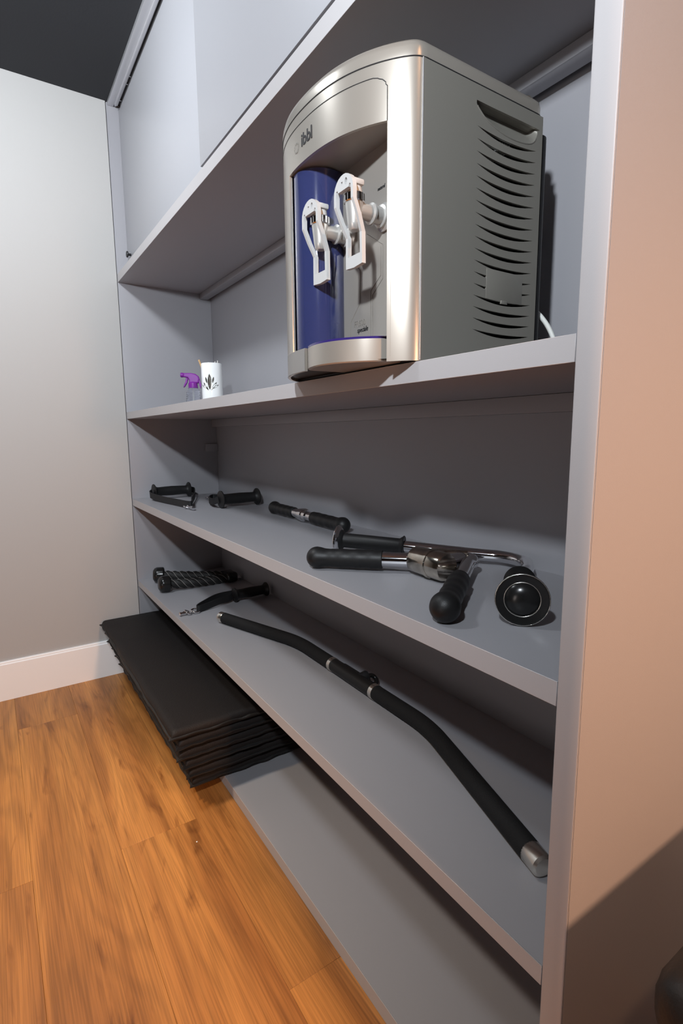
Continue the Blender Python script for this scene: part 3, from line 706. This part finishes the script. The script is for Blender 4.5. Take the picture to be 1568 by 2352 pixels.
lathe('end_cap', [(0, -0.003), (0.012, -0.003), (0.0155, 0.0), (0.0158, 0.025), (0.0150, 0.026)], pts[5], drr, 'steel', lat, 28)
for p in (pts[2], pts[3]):
    lathe('band', [(0.0150, -0.006), (0.0168, -0.0055), (0.0168, 0.0055), (0.0150, 0.006)], p, (1, 0, 0), 'steel', lat, 28)
lathe('centre_sleeve', [(0.0140, 0.006), (0.0158, 0.0065), (0.0158, 0.1595), (0.0140, 0.160)], Vector((pts[2].x, 0.1995, zr)), (1, 0, 0), 'rubber', lat, 24)
lathe('hook_block', [(0, 0), (0.012, 0), (0.0125, 0.018), (0.010, 0.022), (0, 0.022)], (1.232, 0.203, zr+0.004), (0.2, 0.9, 0.25), 'black', lat, 20)
torus('hook_eye', (1.244, 0.229, zr+0.000), (0.6, 0.1, 0.8), 0.0110, 0.0052, 'rubberg', lat)
box('hook_plate', 1.150, 1.225, 0.211, 0.2195, zr-0.010, zr+0.008, 'black', lat, 0.003)

# ------------------------------------------------------------------ triceps rope
zp = S1+0.0185
rope = root('triceps_rope', (0.18, 0.15, S1), 'black twisted triceps rope with two rubber end knobs folded on the lower shelf', 'rope')
def strand(P):
    P = smooth_path(P, 10); V, F = tube_vf(P, 0.0165, 18, lobes=3, lobe_amp=0.13, twist=80.0)
    s = mesh('strand', V, F, 'rope', rope, True)
    # pale tracer thread winding round the strand
    n = len(P); T = [(P[min(i+1, n-1)]-P[max(i-1, 0)]).normalized() for i in range(n)]; u, v = frame(T[0]); dist = 0; H = [[], [], []]
    for i in range(n-1):
        if i: q = T[i-1].rotation_difference(T[i]); u = q @ u; v = q @ v
        seg_ = (P[i+1]-P[i]); st = max(2, int(seg_.length/0.003))
        for k in range(st):
            for j in range(3):
                a_ = 80.0*(dist+seg_.length*k/st)+PI/3+j*2*PI/3
                H[j].append(P[i]+seg_*(k/st)+u*(0.0155*math.cos(a_))+v*(0.0155*math.sin(a_)))
        dist += seg_.length
    for h in H: tube('tracer_thread', h, 0.0011, 'thread', s, 5)
def knob(p, d):
    lathe('end_knob', [(0, 0), (0.018, 0.0005), (0.026, 0.006), (0.0295, 0.013), (0.0300, 0.017), (0.0300, 0.037), (0.0265, 0.041), (0.019, 0.043), (0, 0.043)], p, d, 'rubberg', rope, 14)
kA = Vector((0.082, 0.040, S1+0.0315)); kB = Vector((0.228, 0.022, S1+0.0315))
strand([(0.096, 0.075, S1+0.029), (0.120, 0.13, S1+0.024), (0.165, 0.21, S1+0.021), (0.205, 0.280, S1+0.020)])
strand([(0.232, 0.060, S1+0.029), (0.240, 0.12, S1+0.024), (0.246, 0.20, S1+0.021), (0.240, 0.275, S1+0.020)])
knob(kA, (0.30, 0.95, -0.04)); knob(kB, (0.08, 0.99, -0.04))
box('centre_sleeve', 0.192, 0.262, 0.272, 0.318, S1+0.001, S1+0.040, 'rubberg', rope, 0.012, seg=3)
torus('ring', (0.228, 0.328, S1+0.012), (0, 0.3, 1), 0.014, 0.0035, 'chrome', rope)

# ------------------------------------------------------------------ stack of exercise mats
def mat_mesh(name, x0, x1, y0, y1, z0, z1, seed):
    nx, ny = 56, 26; V = []; F = []; t = (z1-z0)/2; zm = (z0+z1)/2; rr = 0.013
    def h(x, y):
        dx = min(x-x0, x1-x); dy = min(y-y0, y1-y); k = 1.0
        for d_ in (dx, dy):
            q = min(1.0, max(0.0, d_/rr)); k *= (1-(1-q)**2.6)**0.5 if q > 0 else 0
        return k
    def grid(n, a, b):   # denser near the ends
        return [a+(b-a)*(0.5-0.5*math.cos(PI*i/n)) for i in range(n+1)]
    gx, gy = grid(nx, x0, x1), grid(ny, y0, y1)
    def wob(x, y, a): return Vector((noise.noise(Vector((x*9+seed, y*9, 1)))*a, noise.noise(Vector((x*9, y*9+seed, 5)))*a, 0))
    for sgn_ in (1, -1):
        for x in gx:
            for y in gy:
                e = h(x, y); wv = wob(x, y, 0.0035)
                zz = zm+sgn_*t*e
                if sgn_ > 0: zz += (noise.noise(Vector((x*14+seed, y*14, 3)))*0.0009-0.0010)*e - 0.0022*(noise.noise(Vector((x*40+seed, y*40, 9)))*0.5+0.5)*(1-min(1.0, min(x-x0, x1-x, y-y0, y1-y)/0.05))*e
                V.append(Vector((x, y, zz))+wv)
    m1 = (nx+1)*(ny+1)
    for i in range(nx):
        for j in range(ny):
            a_ = i*(ny+1)+j; b_ = a_+1; c_ = a_+ny+2; d_ = a_+ny+1
            F.append([a_, d_, c_, b_]); F.append([m1+a_, m1+b_, m1+c_, m1+d_])
    bm = bmesh.new(); bvv = [bm.verts.new(v) for v in V]
    for f in F: bm.faces.new([bvv[i] for i in f])
    bmesh.ops.remove_doubles(bm, verts=bm.verts, dist=2e-5); bm.verts.index_update()
    V = [v.co.copy() for v in bm.verts]; F = [[v.index for v in f.verts] for f in bm.faces if len(set(v.index for v in f.verts)) > 2]; bm.free()
    return V, F
labels = ['top black exercise mat of the stack, lying flat under the lower shelf', 'second black exercise mat from the top of the stack', 'third black exercise mat from the top of the stack',
          'third black exercise mat from the bottom of the stack', 'second black exercise mat from the bottom of the stack', 'bottom black exercise mat of the stack, resting on the base board']
zt_ = 0.2315; th = (0.2315-B0-0.0006)/6
offs = [(0.948, -0.146), (0.942, -0.128), (0.934, -0.126), (0.926, -0.110), (0.918, -0.100), (0.905, -0.090)]
for i in range(6):
    x1, y0 = offs[i]; z1 = zt_-i*th; z0 = z1-th+0.0003; x0 = 0.010+(0.002*i); y1 = y0+0.375
    mroot = root('exercise_mat', ((x0+x1)/2, (y0+y1)/2, z0), labels[i], 'exercise mat', 'folded black mats stacked on the base board')
    V, F = mat_mesh('pad', x0+0.005, x1-0.001, y0+0.001, y1-0.001, z0, z1, i*7.3)
    mesh('pad', V, F, 'mat', mroot, True)
    zm = (z0+z1)/2-0.004; per = []
    e_ = 0.0025; cor = [(x0+0.002, y0-e_), (x1+e_, y0-e_), (x1+e_, y1), (x0+0.002, y1)]
    loop = []
    for (ax, ay), (bx_, by_) in zip(cor, cor[1:]+cor[:1]):
        k = int(math.hypot(bx_-ax, by_-ay)/0.012)
        loop += [(ax+(bx_-ax)*s/k, ay+(by_-ay)*s/k) for s in range(k)]
    kc = [0]+[j for j in range(1, len(loop)) if loop[j] in cor]
    for j in kc:
        a_, b_ = loop[j]; loop[j] = (max(x0+0.001, a_+(0.003 if a_ > x0+0.1 else -0.003)), b_+(0.003 if b_ > y0+0.1 else -0.0055))
    loop.append(loop[0])
    ww = [Vector((max(x0+0.001, a_+noise.noise(Vector((a_*25, b_*25, i)))*0.0035), b_+noise.noise(Vector((a_*25+9, b_*25, i)))*0.0035, min(z1-0.005, max(z0+0.005, zm+noise.noise(Vector((a_*30, b_*30, i*3+2)))*0.006)))) for a_, b_ in loop]
    ww[-1] = ww[0].copy()
    inn = []
    cxm, cym = (x0+x1)/2, (y0+y1)/2
    # flat stitched flange: from the pad out to the wavy edge
    Vf = []; Ff = []
    for k, p in enumerate(ww):
        q = Vector((p.x+(0.012 if p.x < x0+0.02 else -0.012 if p.x > x1-0.02 else 0), p.y+(0.012 if p.y < y0+0.02 else -0.012 if p.y > y1-0.02 else 0), (z0+z1)/2))
        Vf += [q+Vector((0, 0, 0.002)), p+Vector((0, 0, 0.0016)), p-Vector((0, 0, 0.0016)), q-Vector((0, 0, 0.002))]
    for k in range(len(ww)-1):
        for s in range(3): Ff.append([k*4+s, k*4+s+1, (k+1)*4+s+1, (k+1)*4+s])
    mesh('welt', Vf, Ff, 'welt', mroot, True)
    if i == 0:
        for k in range(5):
            box('printed_mark', 0.105+k*0.0125, 0.113+k*0.0125, 0.093+0.002*(k % 2), 0.106-0.002*(k % 3), z1+0.0002, z1+0.0007, 'greyprint', mroot)

# ------------------------------------------------------------------ black padded bench at the right edge
bn = root('padded_bench', (2.4, 0.17, 0), 'black padded bench cut off by the lower right edge of the picture', 'bench')
box('pad', 1.970, 2.86, -0.038, 0.290, 0.425, 0.498, 'vinyl', bn, 0.030, seg=5)
box('frame', 2.05, 2.78, 0.105, 0.155, 0.375, 0.4245, 'black', bn, 0.004)
for xx in (2.10, 2.70):
    box('leg', xx, xx+0.045, 0.1075, 0.1525, 0.030, 0.375, 'black', bn, 0.004)
    box('foot', xx-0.002, xx+0.047, 0.000, 0.260, 0.0005, 0.0300, 'black', bn, 0.004)
# tiny white crumb on the floor
cr = lathe('crumb', [(0, 0), (0.0016, 0.0004), (0.002, 0.0012), (0.0010, 0.0022), (0, 0.0025)], (1.045, -0.126, 0.0), (0, 0, 1), 'cord', None, 7, origin=(1.045, -0.126, 0.0))
tag(cr, 'tiny white crumb lying on the wooden floor', 'crumb')
